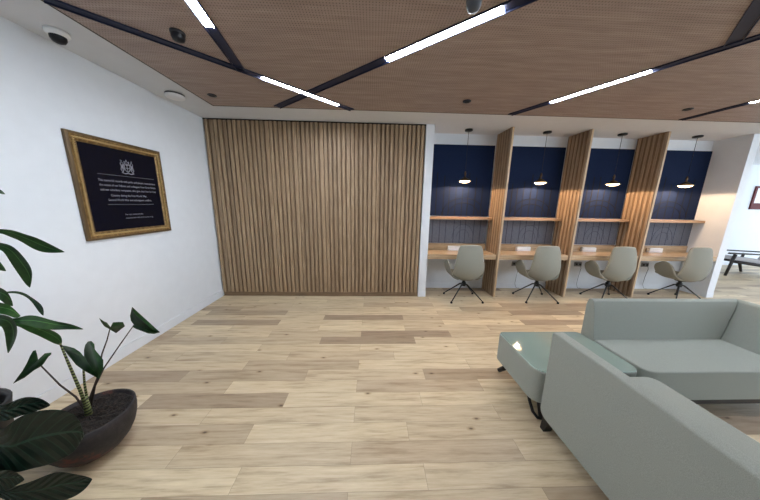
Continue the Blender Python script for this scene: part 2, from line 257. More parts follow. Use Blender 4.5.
def tube(bm,pts,rad,n=8,cap=True):
    pts=[Vector(p) for p in pts]; rr=rad if isinstance(rad,(list,tuple)) else [rad]*len(pts); rings=[]
    up=None
    for i,p in enumerate(pts):
        d=(pts[min(i+1,len(pts)-1)]-pts[max(i-1,0)]).normalized()
        if up is None: up=Vector((0,0,1)) if abs(d.z)<.9 else Vector((1,0,0))
        a=d.cross(up).normalized(); bb=a.cross(d).normalized(); up=bb
        rings.append([bm.verts.new(p+(a*math.cos(2*PI*k/n)+bb*math.sin(2*PI*k/n))*rr[i]) for k in range(n)])
    for i in range(len(rings)-1):
        for k in range(n): bm.faces.new((rings[i][k],rings[i][(k+1)%n],rings[i+1][(k+1)%n],rings[i+1][k]))
    if cap: bm.faces.new(rings[0][::-1]); bm.faces.new(rings[-1])
def lathe(bm,prof,n=24,c=(0,0,0),close=False):
    rings=[]
    for r,z in prof:
        if r<1e-6: rings.append([bm.verts.new((c[0],c[1],c[2]+z))])
        else: rings.append([bm.verts.new((c[0]+r*math.cos(2*PI*k/n),c[1]+r*math.sin(2*PI*k/n),c[2]+z)) for k in range(n)])
    for a,b in zip(rings,rings[1:]):
        for k in range(n):
            l=(k+1)%n
            if len(a)==1 and len(b)==1: continue
            if len(a)==1: bm.faces.new((a[0],b[k],b[l]))
            elif len(b)==1: bm.faces.new((a[k],b[0],a[l]))
            else: bm.faces.new((a[k],b[k],b[l],a[l]))
def prism(bm,poly,ax,a0,a1):
    # poly in the two other axes (in order), extruded along ax
    def mk(p,a):
        q=list(p); q.insert(ax,a); return bm.verts.new(q)
    A=[mk(p,a0) for p in poly]; B=[mk(p,a1) for p in poly]
    bm.faces.new(A[::-1]); bm.faces.new(B)
    n=len(poly)
    for i in range(n): bm.faces.new((A[i],A[(i+1)%n],B[(i+1)%n],B[i]))
def thing(name,label,cat,loc=(0,0,0),rz=0,group=None):
    o=bpy.data.objects.new(name,None); COL.objects.link(o); o.empty_display_size=.1
    o.location=loc; o.rotation_euler=(0,0,rz); tag(o,label,cat,group); return o
def tag(o,label,cat,group=None):
    o['label']=label; o['category']=cat
    if group: o['group']=group
    return o
def st(o,label=None,cat=None):
    o['kind']='structure'
    if label: o['label']=label
    if cat: o['category']=cat
    return o
def dup(root,loc,label,rz=0):
    r=root.copy(); COL.objects.link(r); r.location=loc; r.rotation_euler=(0,0,rz); r['label']=label
    for ch in list(root.children):
        c=ch.copy(); COL.objects.link(c); c.parent=r
        for g in list(ch.children):
            d=g.copy(); COL.objects.link(d); d.parent=c
    return r
def localize(root):
    """parts were built in world coordinates: shift them into the frame of the Empty at the base"""
    inv=Matrix.Translation(root.location).inverted()
    seen=set()
    def rec(o,top):
        if o.data and o.data.name not in seen:
            seen.add(o.data.name)
            if o.type=='MESH': o.data.transform(inv)
        for c in o.children: rec(c,False)
    for c in root.children: rec(c,True)
    return root
# ------------------------------------------------------------ the room
YB=-8.0; XR=13.0; YF=2.5
st(bx('floor','oak_floor',(XL-.1,XR+.1,YB-.1,YF+.1,-.1,0)),'pale oak plank floor running across the room','floor')
b=NB(); box(b,XL-.1,XR+.1,YB-.1,YF+.1,CEIL,CEIL+.1)
st(link('ceiling',b,'ceiling_paint'),'white painted ceiling around the timber raft','ceiling')
st(bx('wall_left','wall_paint',(XL-.12,XL,YB,YF,0,CEIL)),'long white wall carrying the framed plaque','wall')
b=NB(); box(b,XL,.8234,.09,.6,0,CEIL); box(b,.8234,.9544,0,.6,0,CEIL)
st(link('wall_middle',b,'wall_paint'),'white wall end beside the timber slat panel','wall')
st(bx('wall_back','wall_paint',(.9544,6.1694,.46,.6,0,CEIL)),'white wall behind the desk booths','wall')
st(bx('wall_right','wall_paint',(6.1694,6.30,0,YF,0,CEIL)),'white wall closing the last booth on the right','wall')
st(bx('wall_far','wall_paint',(6.30,XR,YF,YF+.1,0,CEIL)),'white wall of the far seating area','wall')
# outer walls with large window openings (behind the camera and to the far right)
b=NB(); box(b,XL,XR,YB-.1,YB,0,.3); box(b,XL,XR,YB-.1,YB,2.7,CEIL)
box(b,XL,5.2,YB-.1,YB,.3,2.7)  # unseen wall closed here to hold back daylight from behind the camera
for x in (7.6,10.1,12.7): box(b,x,x+.3,YB-.1,YB,.3,2.7)
st(link('wall_front',b,'wall_paint'),'white window wall across the room','wall')
b=NB(); box(b,XR,XR+.1,YB,YF,0,.3); box(b,XR,XR+.1,YB,YF,2.7,CEIL)
for y in (YB,-5.6,-3.0,-.4,2.2): box(b,XR,XR+.1,y,y+.3,.3,2.7)
st(link('wall_side',b,'wall_paint'),'white window wall at the far right end','wall')
st(bx('baseboard_left','skirting_paint',(XL,XL+.014,YB,.0,0,.11),bevel=.003),'low white skirting along the plaque wall','skirting')
st(bx('baseboard_middle','skirting_paint',(.8214,.9564,-.006,0,0,.09),bevel=.003),'white skirting at the foot of the narrow wall end','skirting')
st(bx('baseboard_back','skirting_paint',(.9544,6.1694,.446,.46,0,.1),bevel=.003),'white skirting under the desks','skirting')
st(bx('baseboard_right','skirting_paint',(6.1674,6.302,-.006,0,0,.09),bevel=.003),'white skirting at the foot of the right wall end','skirting')
st(bx('baseboard_far','skirting_paint',(6.30,XR,YF-.014,YF,0,.1),bevel=.003),'white skirting of the far wall','skirting')

# timber ceiling raft
RX=-2.018; RY=-.5632
t=thing('ceiling_raft','perforated brown timber ceiling raft hung under the white ceiling','ceiling panel',(RX,RY,RAFT))
b=NB(); box(b,RX,XR-.3,YB+.2,RY,RAFT,CEIL-.004); link('raft_panel',b,'perforated_veneer',t)
b=NB(); box(b,RX-.008,RX,YB+.2,RY+.008,RAFT-.002,CEIL-.004); box(b,RX,XR-.3,RY,RY+.008,RAFT-.002,CEIL-.004); link('edge_trim',b,'dark_gap',t)
localize(t)

# light channels in the raft
def channel(label,p0,p1,lights,w=.088,z=RAFT):
    p0=Vector((p0[0],p0[1],z)); p1=Vector((p1[0],p1[1],z)); d=(p1-p0); L=d.length; d.normalize(); nrm=Vector((-d.y,d.x,0))
    t=thing('light_channel',label,'ceiling light',(p0.x,p0.y,z),math.atan2(d.y,d.x),'linear light channels in the timber ceiling')
    segs=[]; c=0
    for a,e in lights: segs.append((c,a)); c=e
    segs.append((c,L))
    b=NB(); g=.012
    for a,e in segs:
        if e-a>.01: box(b,a,e,-w/2+.006,w/2-.006,-.003,-.0005)
    for s in (-1,1): box(b,0,L,s*(w/2)-.003,s*(w/2)+.003,-.012,-.0005)
    for a,e in lights: box(b,a,e,-w/2,w/2,-.002,-.0006)
    link('housing',b,'navy_channel',t)
    for a,e in lights:
        b=NB(); box(b,a,e,-w/2+.011,w/2-.011,-.010,-.003); link('diffuser',b,'led',t)
def along(p0,p1,q): 
    d=Vector(p1)-Vector(p0); return (Vector(q)-Vector(p0)).dot(d.normalized())
A0,A1=(-1.99,-2.157),(-.27,-.572)
channel('thin navy light channel reaching the left ceiling corner, lit near the slat panel',A0,A1,[(along(A0,A1,(-1.075,-1.311)),along(A0,A1,(-.444,-.701)))],.07)
B0,B1=(-.82,-3.8),(-1.225,-1.40)
B0=(-.83,-3.9); B1=(-1.215,-1.42)
channel('lit light channel at top left that runs into the long diagonal one',B0,B1,[(.3,along(B0,B1,(-1.105,-1.975)))],.075)
C0,C1=(-1.21,-.592),(2.0,-3.241)
channel('long diagonal light channel in the middle with the brightest lit stretch',C0,C1,[(along(C0,C1,(.110,-1.68)),along(C0,C1,(.785,-2.238)))],.080)
D0,D1=(1.80,-.575),(3.25,-3.15)
channel('light channel right of the middle pointing at the second booth',D0,D1,[(along(D0,D1,(2.041,-.98)),along(D0,D1,(2.425,-1.66)))],.075)
channel('unlit navy channel branching off near the top right corner',(2.60,-2.02),(1.45,-3.1),[],.075)
F0,F1=(4.15,-.575),(4.32,-2.4)
channel('far right light channel pointing at the third booth',F0,F1,[(.57,1.5)],.06)

channel('added unseen lit channel above and right of the sofas',(3.2,-3.0),(6.8,-2.3),[(.2,2.0)],.076)  # from here unseen lit channels, added for more light from overhead
channel('added unseen lit channel towards the far seating area',(6.2,-1.9),(9.8,-1.1),[(.6,2.6)],.076)
channel('added unseen lit channel at the far right of the room',(7.4,-5.0),(10.8,-4.0),[(.6,2.6)],.076)
# small fittings on the raft and ceiling
for i,(x,y,l) in enumerate(((-1.833,-.87,'left of the three small round downlights in the timber ceiling'),(1.083,-.932,'middle of the three small round downlights in the timber ceiling'),(3.787,-.913,'right of the three small round downlights in the timber ceiling'))):
    t=thing('recessed_downlight','small dark recessed spotlight, '+l,'downlight',(x,y,RAFT),0,'small recessed downlights in the raft')
    b=NB(); lathe(b,[(.045,-.001),(.047,-.008),(.03,-.010),(.026,-.003)],20); link('rim',b,'charcoal',t,True)
    b=NB(); lathe(b,[(.03,-.0035),(.0,-.0035)],16); link('lens',b,'black_plastic',t)
def hang_sensor(x,y,mat,label):
    t=thing('ceiling_sensor',label,'sensor',(x,y,RAFT),0)
    b=NB(); lathe(b,[(.0,-.0005),(.046,-.0005),(.046,-.012),(.042,-.018)],24); link('mount',b,mat,t,True)
    b=NB(); lathe(b,[(.042,-.012),(.042,-.035),(.034,-.054),(.016,-.062),(0,-.063)],24); link('dome',b,'black_plastic' if mat=='charcoal' else mat,t,True)
hang_sensor(-1.404,-1.90,'charcoal','black round sensor on the timber ceiling near the top left')
hang_sensor(.583,-2.29,'sensor_grey','grey round sensor beside the brightest ceiling light')
t=thing('security_camera','white based dome camera with black eye on the ceiling above the plaque','camera',(-2.345,-1.80,CEIL))
b=NB(); lathe(b,[(0,-.0005),(.062,-.0005),(.064,-.022),(.052,-.036),(0,-.036)],28); link('base',b,'white_plastic',t,True)
b=NB(); lathe(b,[(.044,-.034),(.043,-.055),(.032,-.074),(.014,-.083),(0,-.084)],28); link('dome',b,'black_plastic',t,True)
t=thing('smoke_detector','flat white smoke detector disc on the ceiling in the left corner','smoke detector',(-2.31,-.78,CEIL))
b=NB(); lathe(b,[(0,-.0005),(.09,-.0005),(.095,-.012),(.09,-.018)],28); link('base',b,'charcoal',t,True)
b=NB(); lathe(b,[(.088,-.014),(.1,-.022),(.085,-.045),(.03,-.055),(0,-.056)],28); link('cover',b,'white_plastic',t,True)

# ------------------------------------------------------------ timber slat wall panel
PX0,PX1=XL+.02,.816; PT=CEIL-.016
t=thing('slat_wall_panel','wide timber slat panel from floor to ceiling between left wall and white wall end','wall panel',(PX0,.02,0))
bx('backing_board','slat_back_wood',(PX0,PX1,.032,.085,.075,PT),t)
b=NB(); n=49; p=(PX1-PX0)/n; rs=random.Random(8)
for i in range(n):
    x=PX0+i*p+.004+rs.uniform(-.002,.002); w=(.042,.054,.048)[i%3] if i%2 else .046
    box(b,x,x+w,(.0,.010,.004)[(i*7)%3],.032,.075,PT-.004)
link('slats',b,'slat_wood',t,bevel=.003,seg=1)
bx('plinth','plinth_wood',(PX0,PX1,.015,.085,.0,.075),t)
bx('shadow_strip','dark_gap',(XL+.002,PX1+.004,.012,.088,PT,CEIL-.002),t)
localize(t)

# ------------------------------------------------------------ booths
booths=[(.9544,2.154),(2.2107,3.435),(3.4919,4.707),(4.7642,6.1694)]
ords=['leftmost','second from left','third from left','rightmost']
# partitions
nm=['between the leftmost booth and the next','in the middle of the row of four booths','beside the rightmost booth']
for i,xr in enumerate((2.2107,3.4919,4.7642)):
    t=thing('booth_partition','full height slatted timber divider '+nm[i],'partition',(xr-.02,.23,0),0,'slatted dividers of the desk booths')
    bx('board','oak_edge',(xr-.030,xr,0,.458,0,CEIL-.002),t,bevel=.002)
    b=NB()
    for k in range(6):
        y=.010+k*.0766; box(b,xr-.045,xr-.0345,y,y+.040,.0,CEIL-.002)
    link('slats',b,'partition_wood',t,bevel=.002,seg=1)
    bx('slat_backing','partition_back_wood',(xr-.034,xr-.0302,.006,.458,0,CEIL-.002),t)
    localize(t)
def groovebox(bm,x0,x1,z0,z1,y): box(bm,x0,x1,y-.0015,y+.001,z0,z1)
YP=.44
for i,(x0,x1) in enumerate(booths):
    cx=(x0+x1)/2; g='fittings of the desk booths'
    a,c=x0+.004,x1-.004
    # felt panel above the shelf
    t=thing('felt_panel',['navy felt panel with grooved lines above the shelf of the leftmost booth','navy felt panel with grooved lines above the shelf of the second booth from left','navy felt panel with grooved lines above the shelf of the third booth from left','navy felt panel with grooved lines above the shelf of the rightmost booth'][i],'wall panel',(cx,.45,1.38),0,'navy felt panels in the booths')
    bx('panel','navy_felt',(a,c,YP,.459,1.40,2.632),t)
    bx('lower_panel','slate_felt',(a,c,YP,.459,.895,1.345),t)['label']='slate grey felt below the shelf'
    b=NB(); random.seed(11+i)
    for k in range(9):
        x=a+.08+k*(c-a-.12)/9+random.uniform(-.02,.02)
        box(b,x-.008,x+.008,YP-.003,YP+.001,1.40,2.05+.12*math.sin(k*1.3+i))
    for r in (.24,.33):
        pts=[(cx+.12+r*math.cos(q*PI/20)*1.2,YP-.0002,1.40+r*math.sin(q*PI/20)) for q in range(21)]
        tube(b,pts,.006,4)
    link('grooves',b,'groove',t)
    b=NB()
    for k in range(9):
        x=a+.06+k*(c-a-.08)/9+random.uniform(-.02,.02)
        box(b,x-.005,x+.005,YP-.0012,YP+.001,.895,1.345)
    for r in (.15,.25):
        pts=[(cx+.15+r*math.cos(q*PI/16)*.8,YP-.0002,1.0+r*math.sin(q*PI/16)) for q in range(17)]
        tube(b,pts,.003,4)
    link('lower_grooves',b,'groove_slate',t)
    localize(t)
    # shelf
    s=bx('wall_shelf','shelf_oak',(a,c,.28,.4595,1.345,1.388),bevel=.002)
    tag(s,['slim oak shelf on the back wall of the leftmost booth','slim oak shelf on the back wall of the second booth from left','slim oak shelf on the back wall of the third booth from left','slim oak shelf on the back wall of the rightmost booth'][i],'shelf','oak shelves in the booths')
    # desk
    t=thing('built_in_desk',['built-in oak desk top in the leftmost booth','built-in oak desk top in the second booth from left','built-in oak desk top in the third booth from left','built-in oak desk top in the rightmost booth'][i],'desk',(cx,.23,.69),0,'built-in oak desks in the booths')
    bx('desk_top','desk_oak',(a,c,.002,.445,.682,.768),t,bevel=.003)
    bx('upstand','desk_oak',(a,c,.428,.459,.768,.888),t,bevel=.002)
    localize(t)
    # white box
    q0=(1.43,2.73,4.01,5.335)[i]; w=.265
    t=thing('white_box',['long white box on the desk of the leftmost booth','long white box on the desk of the second booth from left','long white box on the desk of the third booth from left','long white box on the desk of the rightmost booth'][i],'box',(q0+w/2,.385,.768),0,'white boxes on the booth desks')
    b=NB(); box(b,-w/2,w/2,-.02,.035,.0,.078); link('body',b,'white_plastic',t,bevel=.003)
    b=NB(); box(b,-w/2+.012,w/2-.012,-.0222,-.0203,.012,.03); link('front_strip',b,'print_paper',t)
    # sockets
    if i:
        sx=(0,2.80,4.05,5.42)[i]
        t=thing('wall_socket',['','double wall socket under the desk of the second booth from left','double wall socket with a hanging cable under the third booth desk','double wall socket under the desk of the rightmost booth'][i],'socket',(sx,.46,.5),0,'wall sockets under the desks')
        b=NB(); box(b,-.075,.075,-.010,-.0005,-.045,.045); link('face_plate',b,'socket_grey',t,bevel=.003)
        for s in (-1,1):
            b=NB(); box(b,s*.037-.018,s*.037+.018,-.026,-.0105,-.018,.018); link('plug',b,'black_plastic',t,bevel=.004)
        b=NB(); tube(b,[(.037,-.026,-.010),(.04,-.045,-.08),(.03,-.03,-.25),(.02,-.03,-.40),(.05,-.035,-.475),(.12,-.04,-.492)],.003,6); link('cable',b,'charcoal',t,True)
    # pendant
    pcx=(1.565,2.88,4.17,5.49)[i]; PY=.2
    t=thing('pendant_lamp',['small brass pendant lamp hanging in the leftmost booth','small brass pendant lamp hanging in the second booth from left','small brass pendant lamp hanging in the third booth from left','small brass pendant lamp hanging in the rightmost booth'][i],'pendant lamp',(pcx,PY,CEIL),0,'pendant lamps in the booths')
    zb=1.997-CEIL
    b=NB(); lathe(b,[(0,-.0005),(.062,-.0005),(.062,-.022),(.055,-.028),(0,-.028)],24); link('ceiling_rose',b,'black_metal',t,True)
    b=NB(); tube(b,[(0,0,-.025),(0,0,zb+.2)],.0035,6); link('cord',b,'black_plastic',t)
    b=NB(); lathe(b,[(0,zb+.165),(.009,zb+.16),(.011,zb+.14),(.016,zb+.135),(.016,zb+.10),(.010,zb+.09),(.012,zb+.055),(0,zb+.055)],16); link('lamp_holder',b,'bronze',t,True)
    b=NB(); lathe(b,[(.018,zb+.068),(.03,zb+.06),(.065,zb+.032),(.105,zb+.006),(.107,zb+.0),(.103,zb+.002),(.063,zb+.028),(.03,zb+.054),(.016,zb+.060)],32); s=link('lamp_shade',b,'bronze',t,True)
    b=NB(); lathe(b,[(0,zb+.04),(.03,zb+.036),(.065,zb+.012),(.088,zb+.0),(.072,zb-.012),(.045,zb-.024),(0,zb-.03)],20); link('bulb',b,'bulb',t,True)
    ld=bpy.data.lights.new('pendant_light','SPOT'); ld.energy=PEND; ld.color=(1,.68,.42); ld.shadow_soft_size=.03; ld.spot_size=math.radians(172); ld.spot_blend=.12
    lo=bpy.data.objects.new('pendant_light',ld); COL.objects.link(lo); lo.location=(0,0,zb-.04); lo.parent=t

# ------------------------------------------------------------ swivel chairs
def gridmesh(rows):
    b=NB(); V=[[b.verts.new(p) for p in r] for r in rows]
    for i in range(len(V)-1):
        for j in range(len(V[0])-1): b.faces.new((V[i][j],V[i][j+1],V[i+1][j+1],V[i+1][j]))
    return b
def shell(name,rows,mat,parent,thick=.03):
    o=link(name,gridmesh(rows),mat,parent,True)
    s=o.modifiers.new('s','SOLIDIFY'); s.thickness=thick; s.offset=0
    u=o.modifiers.new('u','SUBSURF'); u.levels=2; u.render_levels=2
    return o
def make_chair(loc,label,rz):
    t=thing('swivel_chair',label,'chair',loc,rz,'grey swivel chairs at the booth desks')
    prof=[(0.27,.445,0.17,.0),(0.23,.43,0.215,.01),(0.11,.405,0.23,.04),(0,.37,0.235,.10),(-0.11,.358,0.24,.16),(-0.195,.41,0.248,.13),(-0.238,.52,0.25,.105),(-0.245,.64,0.24,.09),(-0.232,.75,0.222,.08),(-0.21,.85,0.208,.06),(-0.187,.93,0.194,.045),(-0.172,.982,0.162,.03)]
    rows=[]
    for k,(y,z,w,c) in enumerate(prof):
        r=[]
        for u in (-1,-.8,-.45,0,.45,.8,1):
            e=abs(u)**2.2
            if k<=4: r.append((u*w,y+ (0 if k<3 else c*e*.4),z+c*e*(1.0 if k<4 else .8)))
            else: r.append((u*w,y+c*e,z+ (.045*e if k==5 else (-.014*e if k>9 else 0))))
        rows.append(r)
    shell('seat_shell',rows,'chair_fabric',t,.042)
    for s in (-1,1):
        rows=[]
        for k,(x,z,y0,y1) in enumerate(((.13,.385,-.15,.12),(.20,.402,-.15,.15),(.25,.445,-.14,.18),(.275,.51,-.12,.20),(.288,.575,-.10,.21),(.296,.635,-.08,.19),(.300,.675,-.05,.13),(.292,.684,-.02,.10))):
            rows.append([(s*x,y0+(y1-y0)*q,z+(.0 if k<3 else -.03*(q-.5)**2*4*(k-2)/5)) for q in (0,.25,.5,.75,1)])
        shell('armrest',rows,'chair_fabric',t,.032)
    b=NB(); lathe(b,[(0,.235),(.035,.235),(.035,.30),(.025,.31),(.025,.335),(.07,.345),(.07,.355),(0,.355)],20); link('column',b,'black_metal',t,True)
    for a in (38,142,218,322):
        a=math.radians(a); dx,dy=math.cos(a),math.sin(a)
        b=NB(); tube(b,[(dx*.01,dy*.01,.272),(dx*.06,dy*.06,.262),(dx*.2,dy*.2,.14),(dx*.335,dy*.335,.022)],[.014,.012,.0095,.0085],8)
        lg=link('leg',b,'black_metal',t,True)
        b=NB(); lathe(b,[(0,0),(.018,0),(.018,.02),(.01,.03),(0,.03)],12,(dx*.335,dy*.335,0)); link('glide',b,'black_plastic',lg,True)
    return t
ch=make_chair((1.594,-.07,0),'grey upholstered swivel chair on black legs at the desk of the leftmost booth',0)
for x,l,r in ((2.883,'grey upholstered swivel chair on black legs at the desk of the second booth from left',-.05),(4.171,'grey upholstered swivel chair on black legs at the desk of the third booth from left',-.04),(5.494,'grey upholstered swivel chair on black legs at the rightmost desk',-.02)):
    dup(ch,(x,-.07,0),l,r)

# ------------------------------------------------------------ framed plaque on the left wall
fy0,fy1,fz0,fz1=-1.742,-.856,1.225,2.159
t=thing('framed_plaque','black plaque with silver writing in an ornate gilt frame on the left wall','plaque',(XL,(fy0+fy1)/2,fz0))
def framering(bm,y0,y1,z0,z1,w,x0,x1):
    # mitred picture-frame ring: outer rect, inner rect; profile from x0 (outer) to x1 (inner)
    o=[(y0,z0),(y1,z0),(y1,z1),(y0,z1)]; i=[(y0+w,z0+w),(y1-w,z0+w),(y1-w,z1-w),(y0+w,z1-w)]
    O0=[bm.verts.new((XL+.001,)+p) for p in o]; O1=[bm.verts.new((x0,)+p) for p in o]
    I1=[bm.verts.new((x1,)+p) for p in i]; I0=[bm.verts.new((XL+.001,)+p) for p in i]
    for k in range(4):
        l=(k+1)%4
        for a,c in ((O0,O1),(O1,I1),(I1,I0),(I0,O0)): bm.faces.new((a[k],a[l],c[l],c[k]))
b=NB(); framering(b,fy0,fy1,fz0,fz1,.020,XL+.026,XL+.032); link('outer_moulding',b,'antique_brown',t,bevel=.003)
b=NB(); framering(b,fy0+.020,fy1-.020,fz0+.020,fz1-.020,.042,XL+.030,XL+.020); link('cove_moulding',b,'gilt_wood',t)
b=NB(); framering(b,fy0+.062,fy1-.062,fz0+.062,fz1-.062,.014,XL+.026,XL+.018); link('inner_bead',b,'gilt_wood',t,bevel=.002)
b=NB()   # carved beads
y=fy0+.045
def bead(y,z):
    bmesh.ops.create_icosphere(b,subdivisions=1,radius=.0105,matrix=Matrix.Translation((XL+.028,y,z)))
m=44
for k in range(m+1):
    q=k/m; yy=fy0+.047+(fy1-fy0-.094)*q; zz=fz0+.047+(fz1-fz0-.094)*q
    bead(yy,fz0+.047); bead(yy,fz1-.047)
    if 0<k<m: bead(fy0+.047,zz); bead(fy1-.047,zz)
link('carved_beading',b,'bright_gilt',t,True)
b=NB(); box(b,XL+.002,XL+.016,fy0+.06,fy1-.06,fz0+.06,fz1-.06); link('plaque_panel',b,'plaque_black',t)
def text(name,s,cy,z,size,width=None,align='CENTER',mat='silver_print'):
    cu=bpy.data.curves.new(name,'FONT'); cu.body=s; cu.size=size; cu.align_x=align; cu.extrude=.0006; cu.resolution_u=2
    o=bpy.data.objects.new(name,cu); COL.objects.link(o)
    bpy.context.view_layer.update()
    dg=bpy.context.evaluated_depsgraph_get(); me=bpy.data.meshes.new_from_object(o.evaluated_get(dg))
    bpy.data.objects.remove(o); me.name=name
    if width:
        xs=[v.co.x for v in me.vertices]; k=width/(max(xs)-min(xs))
        me.transform(Matrix.Diagonal((k,1,1,1)))
    # face +X : local x -> +Y, local y -> +Z
    M=Matrix(((0,0,1,XL+.0168),(1,0,0,cy),(0,1,0,z),(0,0,0,1)))
    me.transform(M); me.materials.clear(); me.materials.append(MATS[mat])
    ob=bpy.data.objects.new(name,me); COL.objects.link(ob); ob.parent=t; return ob
cyp=-1.268
text('text_line','This memorial records with pride and sincere remembrance',cyp,1.765,.03,.58)
text('text_line','the names of our Fellows and colleagues from Great Britain',cyp,1.722,.03,.575)
text('text_line','and our subsidiary companies, who gave their lives for their',cyp,1.678,.03,.575)
text('text_line','Country during the First World War,',cyp-.02,1.626,.03,.37)
text('text_line','Second World War and subsequent conflicts.',cyp-.01,1.582,.03,.45)
text('text_line','For our memorial site:',-1.372,1.440,.022,.19,'LEFT')
text('text_line','memorial.roll-of-honour.org',-1.372,1.404,.022,.30,'LEFT')
b=NB(); box(b,XL+.0162,XL+.0172,cyp-.285,cyp+.285,1.828,1.831); link('rule_line',b,'socket_grey',t)
b=NB(); box(b,XL+.0162,XL+.0172,cyp-.245,cyp+.235,1.547,1.550); link('rule_line',b,'socket_grey',t)
# crest: supporters, shield and crown in line work
b=NB(); cz=1.925; cy=cyp
def seg2(pts,r=.0032): tube(b,[(XL+.0172,cy+p[0],cz+p[1]) for p in pts],r,5)
seg2([(-.028,.02),(.028,.02),(.028,-.02),(.015,-.042),(0,-.052),(-.015,-.042),(-.028,-.02),(-.028,.02)],.004)
seg2([(0,.02),(0,-.05)]); seg2([(-.028,-.012),(.028,-.012)])
for s in (-1,1):
    seg2([(s*.034,.03),(s*.05,.045),(s*.062,.03),(s*.055,.0),(s*.065,-.03),(s*.05,-.055),(s*.036,-.03),(s*.042,0),(s*.034,.03)],.004)
    seg2([(s*.05,.045),(s*.056,.062),(s*.044,.055)],.004); seg2([(s*.045,.02),(s*.05,-.03)])
seg2([(-.02,.03),(-.024,.055),(-.01,.045),(0,.07),(.01,.045),(.024,.055),(.02,.03),(-.02,.03)],.004)
seg2([(-.06,-.06),(-.03,-.068),(0,-.062),(.03,-.068),(.06,-.06)],.005)
link('crest',b,'silver_print',t,True)
localize(t)

# ------------------------------------------------------------ sofas and glass topped table
def rounded(poly,idx,r,n=5):
    out=[]
    for k,p in enumerate(poly):
        if k not in idx: out.append(p); continue
        rr=idx[k]; P0=Vector(p); A=(Vector(poly[k-1])-P0); B=(Vector(poly[(k+1)%len(poly)])-P0)
        A=A.normalized()*rr; B=B.normalized()*rr
        for q in range(n+1):
            s=q/n; out.append(tuple(P0+A*(1-s)**2+B*s**2))
    return out
# back sofa with wrap-around end
t=thing('corner_sofa','pale grey-green sofa facing the camera with a wrap-around right end','sofa',(2.8,-2.17,0),0)
SX0,SX1=2.03,3.47
poly=rounded([(SX0,-2.45),(SX1,-2.45),(SX1,-1.90),(SX0,-1.90)],{0:.09,1:.05},0)
b=NB(); prism(b,poly,2,.175,.422); link('seat',b,'sofa_fabric',t,bevel=.011,seg=3)
prof=[(0,.20),(-.0,.71),(.012,.765),(.04,.782),(.066,.765),(.085,.70),(.135,.424),(.135,.40)]
profw=[(0,.20),(-.0,.71),(.012,.765),(.04,.782),(.07,.765),(.10,.70),(.24,.424),(.24,.40)]
def sweep(sts):
    b=NB(); R=[[b.verts.new(p) for p in s] for s in sts]; n=len(R[0])
    for i in range(len(R)-1):
        for k in range(n): b.faces.new((R[i][k],R[i][(k+1)%n],R[i+1][(k+1)%n],R[i+1][k]))
    b.faces.new(R[0][::-1]); b.faces.new(R[-1]); return b
BY=-1.892; BXR=SX1
left=[(2.018,BY-d,z) for d,z in prof]; corner=[(BXR-dw,BY-d,z) for (d,z),(dw,_) in zip(prof,profw)]
frontw=[(BXR-dw,-2.45,z) for dw,z in profw]
link('back_cushion',sweep([left,corner]),'sofa_fabric',t,bevel=.012,seg=3)
link('side_cushion',sweep([corner,frontw]),'sofa_fabric',t,bevel=.012,seg=3)
b=NB(); box(b,SX0+.04,SX1-.04,-2.44,-1.93,.135,.1745); link('base_rail',b,'black_metal',t)  # black rail also stands in for the shade under the seat
for x in (SX0+.12,SX1-.12):
    for y in (-2.38,-1.98):
        b=NB(); prism(b,[(x-.02,.155),(x+.02,.155),(x+.012,0),(x-.012,0)],1,y-.03,y+.03); link('leg',b,'black_metal',t)
localize(t)
# foreground sofa seen from behind
t=thing('bench_sofa','pale grey-green sofa in the foreground seen from behind, beside the glass table','sofa',(1.65,-3.4,0),0)
y0,y1=-4.45,-2.475
poly=rounded([(1.30,y0),(2.03,y0),(2.03,y1),(1.30,y1)],{2:.08},0)
b=NB(); prism(b,poly,2,.135,.418); link('seat',b,'sofa_fabric',t,bevel=.018,seg=3)
out=rounded([(y0,.118),(y1,.118),(y1+.008,.764),(y0,.764)],{1:.07,2:.025,0:.07},0,6)
def bxy(z,inner): 
    s=(z-.118)/.634
    return 1.236+.006*s if not inner else 1.36-(1.36-1.315)*s
b=NB(); O=[b.verts.new((bxy(z,0),y,z)) for y,z in out]; I=[b.verts.new((bxy(z,1),y,z)) for y,z in out]
b.faces.new(O[::-1]); b.faces.new(I)
for k in range(len(out)): l=(k+1)%len(out); b.faces.new((O[k],O[l],I[l],I[k]))
link('back_cushion',b,'sofa_fabric',t,bevel=.010,seg=3)
b=NB(); box(b,1.28,1.98,y0+.05,y1-.05,.095,.134); link('base_rail',b,'black_metal',t)
for x in (1.285,1.93):
    for y in (-2.515,-4.3):
        b=NB(); prism(b,[(y-.035,.11),(y+.02,.11),(y+.03,0),(y-.005,0)],0,x-.03,x+.03); link('leg',b,'black_metal',t)
localize(t)
